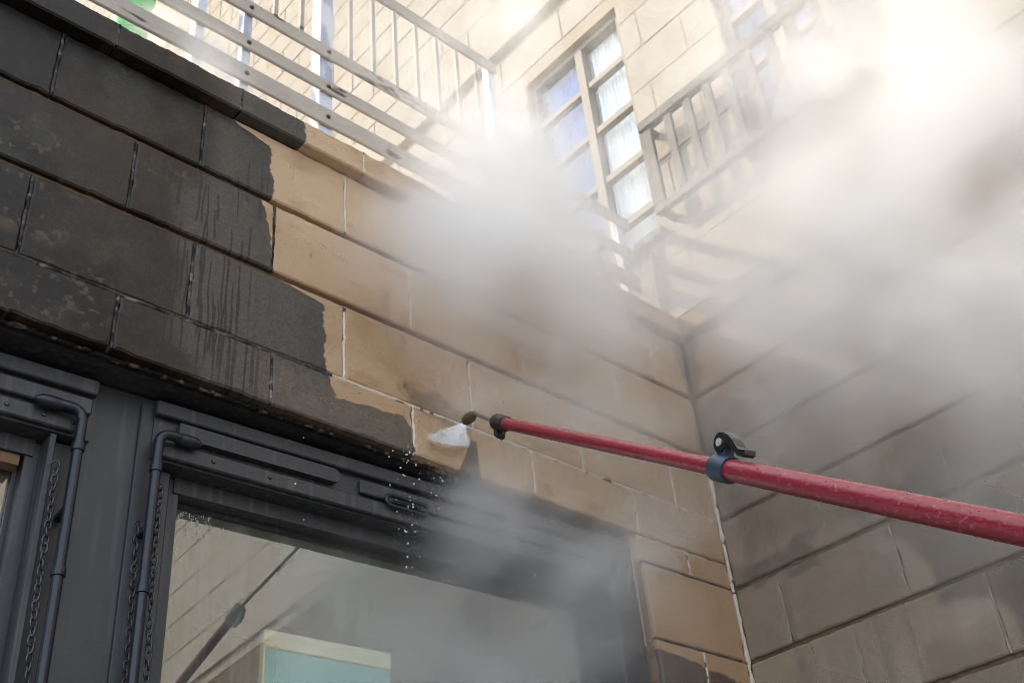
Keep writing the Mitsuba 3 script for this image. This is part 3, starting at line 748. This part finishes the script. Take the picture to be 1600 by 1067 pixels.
# a frame across the pole: S = level sideways, U = up
S = np.cross(DIR, [0, 0, 1.0]); S /= np.linalg.norm(S)
U = np.cross(S, DIR)
def pl(o, prof, n=24):
    """turned piece along the pole, profile [(r, distance along)]"""
    return align(lathe(prof, n), o, DIR)
cl = at(0.382)
clamp = add(lance, 'clamp', pl(cl, [(0.0236, -0.028), (0.0275, -0.028), (0.0287, -0.024), (0.0287, 0.026), (0.0266, 0.031), (0.0206, 0.033), (0.0190, 0.033)]), 'navy_plastic', 40)
lug = [cl + U * 0.040 + DIR * d + S * s for s in (-0.012, 0.012) for d in (-0.018, 0.018)]
def prism(path, half, width_axis, thick):
    """flat strip: path points with thickness list, extruded along width_axis"""
    p = np.asarray(path, float)
    t = np.gradient(p, axis=0); t /= np.linalg.norm(t, axis=1, keepdims=True)
    nrm = np.cross(t, width_axis)
    th = np.asarray(thick)[:, None]
    V = np.stack([p + nrm * th - width_axis * half, p + nrm * th + width_axis * half, p - nrm * th + width_axis * half, p - nrm * th - width_axis * half], 1).reshape(-1, 3)
    F = []
    for i in range(len(p) - 1):
        for j in range(4):
            k = (j + 1) % 4
            a, b, c, d = i * 4 + j, i * 4 + k, (i + 1) * 4 + k, (i + 1) * 4 + j
            F += [[a, b, c], [a, c, d]]
    F += [[0, 2, 1], [0, 3, 2]]
    e = (len(p) - 1) * 4
    F += [[e, e + 1, e + 2], [e, e + 2, e + 3]]
    return trimesh.Trimesh(V, np.array(F), process=False)
# cam lever: a round head over the clamp and an arm lying back along the pole (towards the holder)
add(lance, 'clamp_lug', prism([cl + U * 0.026 + DIR * 0.004, cl + U * 0.036 + DIR * 0.004, cl + U * 0.050 + DIR * 0.004], 0.011, S, [0.016, 0.014, 0.010]), 'navy_plastic')
hc = cl + U * 0.052 + DIR * 0.010
head = trimesh.creation.cylinder(0.021, 0.030, sections=22)
add(lance, 'lever_head', align(head, hc, S), 'black_plastic', 40)
arm = [hc + U * 0.012 - DIR * 0.002, hc + U * 0.010 - DIR * 0.020, hc + U * 0.004 - DIR * 0.038, hc - U * 0.006 - DIR * 0.054, hc - U * 0.014 - DIR * 0.070, hc - U * 0.014 - DIR * 0.086, hc - U * 0.011 - DIR * 0.094]
add(lance, 'lever_arm', prism(arm, 0.013, S, [0.010, 0.009, 0.0075, 0.006, 0.006, 0.0075, 0.005]), 'black_plastic', 40)
bolt = trimesh.creation.cylinder(0.0085, 0.036, sections=16)
add(lance, 'lever_bolt', align(bolt, hc, S), 'bolt_metal', 40)
# end bracket with a small eye, metal tube, brass nozzle
e0 = at(1.0)
add(lance, 'end_clamp', pl(e0, [(0.0190, -0.030), (0.0245, -0.028), (0.0255, 0.006), (0.022, 0.010), (0.022, 0.017), (0.0265, 0.019), (0.0265, 0.044), (0.016, 0.050), (0.0, 0.050)]), 'black_plastic', 40)
add(lance, 'clamp_eye', tube(arc(e0 - DIR * 0.012 - U * 0.034, 0.013, 0, 2 * math.pi, U, DIR, 16), 0.0055, 8), 'black_plastic', True)
add(lance, 'clamp_wing', prism([e0 + DIR * 0.035 - U * 0.020, e0 + DIR * 0.022 - U * 0.034, e0 - DIR * 0.002 - U * 0.042], 0.010, S, [0.010, 0.011, 0.007]), 'black_plastic')
tp = e0 + DIR * 0.05
BEND, TIP = np.array([2.248, 2.446, 3.664]), np.array([2.259, 2.514, 3.671])
tube_pts = np.vstack([np.linspace(tp, BEND - (BEND - tp) * 0.06, 14), [BEND - (BEND - tp) * 0.02 + (TIP - BEND) * 0.04, BEND + (TIP - BEND) * 0.18]])
add(lance, 'metal_tube', tube(tube_pts, 0.0068, 12), 'tube_metal', 50)
nz = np.linspace(BEND + (TIP - BEND) * 0.0, TIP, 7)
add(lance, 'nozzle', tube(nz, [0.010, 0.015, 0.0185, 0.0195, 0.0195, 0.018, 0.013], 16), 'nozzle_brass', 50)
# ------------------------------------------------------------------ water: jet, drips, drops on the pole
def sliver(a, b, r):
    t = b - a
    u = np.cross(t, [0.3, 0.5, 0.8]); u /= np.linalg.norm(u)
    w = np.cross(t, u); w /= np.linalg.norm(w)
    c = (a + b) / 2
    V = np.array([a, b, c + u * r, c - u * r, c + w * r, c - w * r])
    F = [[0, 2, 4], [0, 4, 3], [0, 3, 5], [0, 5, 2], [1, 4, 2], [1, 3, 4], [1, 5, 3], [1, 2, 5]]
    return V, np.array(F)
def many(sl):
    V, F, o = [], [], 0
    for v, f in sl:
        V.append(v); F.append(f + o); o += len(v)
    return trimesh.Trimesh(np.vstack(V), np.vstack(F), process=False)
E1, E2 = np.array([2.272, 2.738, 3.722]), np.array([2.470, 2.738, 3.752])
NU, NV = 64, 16
V, F = [], []
for side_ in (1, -1):                          # the sheet of water: thin, ragged at its far edge
    for j in range(NV + 1):
        for i in range(NU + 1):
            t, s_ = j / NV, i / NU
            end = E1 + (E2 - E1) * s_ + np.array([0, 0, -0.014 * math.sin(s_ * math.pi)])
            p = TIP + (end - TIP) * t * (1 if j < NV or i in (0, NU) else 0.94 + 0.06 * meshkit.noise(np.array([s_ * 30.0, 0, 0]), 3))
            V.append(p + np.array([0, side_ * 0.0016 * t, 0]) + np.array([0, 1, 0]) * 0.0012 * t * (meshkit.noise(np.array([s_ * 22.0, t * 2.0, 1.0]), 4) - 0.5))
o = (NU + 1) * (NV + 1)
for q_ in (0, o):
    for j in range(NV):
        for i in range(NU):
            a = q_ + j * (NU + 1) + i
            F += [[a, a + 1, a + NU + 2], [a, a + NU + 2, a + NU + 1]]
sl = [(np.array(V), np.array(F))]
for i in range(1500):
    s = rng.beta(0.6, 0.6)
    end = E1 + (E2 - E1) * s + np.array([0, 0, -0.012 * math.sin(s * math.pi)])
    d = end - TIP
    ta = rng.uniform(0.05, 0.97) ** 0.6
    a, b = TIP + d * ta, TIP + d * min(1.03, ta + rng.uniform(0.03, 0.10))
    off = rng.normal(0, 0.0045, 3) * (0.3 + ta)
    sl.append(sliver(a + off, b + off, rng.uniform(0.0004, 0.0010)))
k = add('', 'water_jet', many(sl), 'water_white')
labels[k] = {'label': 'white fan shaped water jet leaving the nozzle and striking the wall', 'category': 'water jet', 'kind': 'stuff'}
drops = []
ico = trimesh.creation.icosphere(1, 1.0)
def drop(p, r, s=1.0):
    drops.append((ico.vertices * [r, r, r * s] + p, ico.faces.copy()))
for xc, zc, spread, cnt in ((2.12, 3.57, 0.07, 50), (2.26, 3.58, 0.05, 20), (1.72, 3.58, 0.04, 4), (2.75, 3.50, 0.25, 18)):
    for i in range(cnt):
        x = xc + rng.normal(0, spread * 0.45)
        z = 3.63 - abs(rng.normal(0, 0.28)) - 0.01
        y = 2.70 + rng.uniform(-0.06, 0.02)
        r = rng.uniform(0.0013, 0.0031)
        drop((x, y, z), r, rng.choice([1.0, 1.2, 2.2, 4.0], p=[.5, .3, .15, .05]))
for i in range(50):                           # spray thrown off by the jet
    a = rng.uniform(0, 2 * math.pi)
    q = np.array([2.37, 2.70, 3.70]) + np.array([math.cos(a), 0, math.sin(a)]) * rng.exponential(0.16) + np.array([0, -rng.uniform(0, 0.2), 0])
    drop(q, rng.uniform(0.0009, 0.002))
for i in range(46):
    x, z = 1.47 + abs(rng.normal(0, 0.07)), 3.335 - abs(rng.normal(0, 0.045))
    p = sf(trimesh.Trimesh([[x, 0.163, z]] * 3, [[0, 1, 2]], process=False)).vertices[0]
    drop(p, rng.uniform(0.0010, 0.0022), rng.choice([1.0, 1.6, 5.0]))
k = add('', 'water_drops', many(drops), 'water_white', True)
labels[k] = {'label': 'falling water drops and drips below the washed lintel', 'category': 'water drops', 'kind': 'stuff'}
pd = []
for i in range(900):
    t = rng.uniform(-0.3, 0.995)
    if 0.35 < t < 0.40:
        continue
    rad = 0.0230 if t < 0.392 else 0.0186
    a = rng.uniform(0, 2 * math.pi)
    nrm = math.cos(a) * U + math.sin(a) * S
    r = rng.uniform(0.0004, 0.0014)
    pd.append((ico.vertices * r + at(t) + nrm * (rad + r * 0.2), ico.faces.copy()))
add(lance, 'water_bead', many(pd), 'red_pole', True, kind='stuff')

# ------------------------------------------------------------------ steam
def steam_density(P, puffs, seed, sharp):
    """sum of soft puffs, broken up by warped noise; P (..., 3)"""
    W = np.stack([meshkit.fbm(P * 1.6 + 7.3 * k, 3, seed + 10 * k) - 0.5 for k in range(3)], -1)
    Q = P + W * np.array([0.55, 0.45, 0.65])
    base = np.zeros(P.shape[:-1])
    for (c, r, s) in puffs:
        d = (((Q - np.array(c)) / np.array(r)) ** 2).sum(-1)
        base += s * np.exp(-1.6 * d)
    n1 = meshkit.fbm(P * 2.6 + W * 1.4, 4, seed + 50)
    n2 = meshkit.fbm(P * 6.5 + W * 3.5, 4, seed + 80)
    tex = np.clip((n1 - 0.5 + 0.5 * (n2 - 0.5)) * sharp + 0.5, 0.02, 1.7)
    return base * tex

def steam_cells(name, xs, ys, zs, step, puffs, seed, sharp, label):
    """the cloud as a lattice of cells, each with its own small density grid; cells without steam are left out"""
    lo, hi = np.array([xs[0], ys[0], zs[0]]), np.array([xs[-1], ys[-1], zs[-1]])
    open_faces = [(0.1, 0), (0.25, 0.3), (0.2, 0.4)]
    k = 0
    for x0, x1 in zip(xs[:-1], xs[1:]):
        for y0, y1 in zip(ys[:-1], ys[1:]):
            for z0, z1 in zip(zs[:-1], zs[1:]):
                a, b = np.array([x0, y0, z0]) + 0.0016, np.array([x1, y1, z1]) - 0.0016
                n = np.maximum(3, np.round((b - a) / step).astype(int))
                ax = [a[i] + (np.arange(n[i]) + 0.5) * (b[i] - a[i]) / n[i] for i in range(3)]
                Z, Y, X = np.meshgrid(ax[2], ax[1], ax[0], indexing='ij')
                P = np.stack([X, Y, Z], -1)
                if sum(s * np.exp(-1.6 * np.maximum(0, np.sqrt((((P - np.array(c)) / np.array(r)) ** 2).sum(-1)).min() - 0.8) ** 2) for c, r, s in puffs) < 0.05:
                    continue
                d = steam_density(P, puffs, seed, sharp)
                for i, (f0, f1) in enumerate(open_faces):
                    if f0:
                        d *= np.clip((P[..., i] - lo[i]) / f0, 0, 1)
                    if f1:
                        d *= np.clip((hi[i] - P[..., i]) / f1, 0, 1)
                d = np.minimum(np.maximum(d - 0.12, 0) * 1.05, 9.0).astype(np.float32)
                if d.max() < 0.10:
                    continue
                k += 1
                scene[f'steam_medium_{k:03d}'] = {
                    'type': 'heterogeneous', 'albedo': {'type': 'rgb', 'value': [0.995, 0.995, 0.995]}, 'scale': 1.0,
                    'sigma_t': {'type': 'gridvolume', 'grid': mi.VolumeGrid(d[..., None]), 'filter_type': 'trilinear', 'to_world': T().translate(a.tolist()).scale((b - a).tolist())},
                    'phase': {'type': 'hg', 'g': STEAM_G},
                }
                scene[f'{name}__{k:03d}'] = {'type': 'cube', 'to_world': T().translate(((a + b) / 2).tolist()).scale(((b - a) / 2).tolist()), 'bsdf': {'type': 'ref', 'id': 'clear'}, 'interior': {'type': 'ref', 'id': f'steam_medium_{k:03d}'}}
    labels[name] = {'label': label, 'category': 'steam', 'kind': 'stuff'}
scene['clear'] = {'type': 'null'}
PUFFS = [
    # rising from the washed stone in front of the wall: centre, radii, extinction per metre
    ((2.38, 2.34, 4.68), (0.35, 0.34, 0.27), 9.0), ((2.18, 2.38, 4.36), (0.28, 0.30, 0.28), 6.0), ((2.58, 2.34, 4.46), (0.38, 0.34, 0.30), 6.5),
    ((2.86, 2.34, 4.38), (0.32, 0.32, 0.26), 5.0), ((2.24, 2.44, 4.08), (0.26, 0.26, 0.24), 3.4), ((2.62, 2.46, 4.06), (0.36, 0.24, 0.22), 2.6), ((3.10, 2.46, 4.20), (0.36, 0.26, 0.30), 2.4),
    ((2.48, 2.46, 4.98), (0.34, 0.26, 0.21), 9.5), ((2.24, 2.46, 4.80), (0.20, 0.20, 0.15), 7.0), ((2.78, 2.42, 4.72), (0.24, 0.24, 0.20), 7.0), ((2.95, 2.52, 3.85), (0.50, 0.20, 0.30), 0.9),
    ((2.40, 2.58, 3.94), (0.18, 0.16, 0.20), 3.4),
    ((2.80, 2.46, 4.12), (0.75, 0.26, 0.48), 1.5), ((3.45, 0.95, 4.60), (0.50, 0.50, 0.45), 2.2),
    # hanging before the window
    ((2.40, 2.52, 3.38), (0.22, 0.22, 0.18), 4.0), ((2.62, 2.48, 3.16), (0.42, 0.28, 0.34), 1.9), ((2.20, 2.46, 2.84), (0.42, 0.28, 0.30), 1.5), ((3.02, 2.50, 3.36), (0.34, 0.24, 0.26), 2.8), ((2.95, 2.48, 2.95), (0.40, 0.28, 0.34), 1.4),
    # drifting along the side wall
    ((3.42, 1.75, 4.60), (0.50, 0.62, 0.50), 2.4), ((3.25, 1.10, 4.20), (0.55, 0.62, 0.52), 2.5), ((3.35, 1.45, 3.95), (0.50, 0.60, 0.40), 2.2), ((3.25, 1.05, 3.42), (0.50, 0.60, 0.46), 3.0), ((3.50, 2.05, 4.10), (0.38, 0.45, 0.36), 2.0),
    ((3.55, 1.70, 3.50), (0.40, 0.60, 0.40), 1.6),
    # thinner, carried up past the parapet and the facade
    ((3.45, 1.30, 5.40), (0.50, 0.70, 0.45), 1.5), ((3.35, 0.80, 4.95), (0.55, 0.70, 0.55), 2.0), ((3.62, 1.80, 6.05), (0.30, 0.42, 0.50), 2.0), ((3.70, 2.10, 5.70), (0.22, 0.40, 0.40), 1.2), ((3.15, 2.60, 6.55), (0.40, 0.42, 0.55), 1.5), ((2.85, 2.62, 5.80), (0.36, 0.36, 0.42), 1.5),
    ((2.50, 2.60, 5.65), (0.55, 0.38, 0.50), 0.9), ((2.05, 2.70, 5.70), (0.45, 0.36, 0.45), 0.45), ((2.30, 2.60, 5.15), (0.40, 0.30, 0.20), 2.0),
    ((3.55, 1.00, 4.62), (0.40, 0.42, 0.34), 2.4), ((3.20, 1.70, 5.80), (0.80, 1.10, 0.90), 0.55), ((3.30, 1.25, 4.35), (0.65, 0.95, 0.85), 1.5), ((3.70, 2.35, 5.25), (0.26, 0.45, 0.32), 1.6), ((2.70, 2.60, 6.10), (0.70, 0.45, 0.70), 0.45), ((3.05, 2.35, 5.10), (0.40, 0.36, 0.26), 2.2),
    # wisps at the far end of the railing
    ((1.27, 2.82, 5.22), (0.13, 0.13, 0.15), 13.0), ((1.30, 2.80, 5.06), (0.14, 0.12, 0.10), 11.0), ((1.20, 2.90, 5.42), (0.10, 0.11, 0.13), 4.5),
]
steam_cells('steam', [0.9, 1.5, 2.1, 2.7, 3.3, 4.06], [0.45, 1.05, 1.65, 2.15, 2.45, 2.89, 3.5, 4.2], [2.45, 2.9, 3.5, 4.1, 4.6, 5.09, 5.6, 6.2, 6.9, 8.0], 0.045, PUFFS, 11, 2.5,
            'white steam billowing off the hot washed stone and drifting past the railing and the right wall')
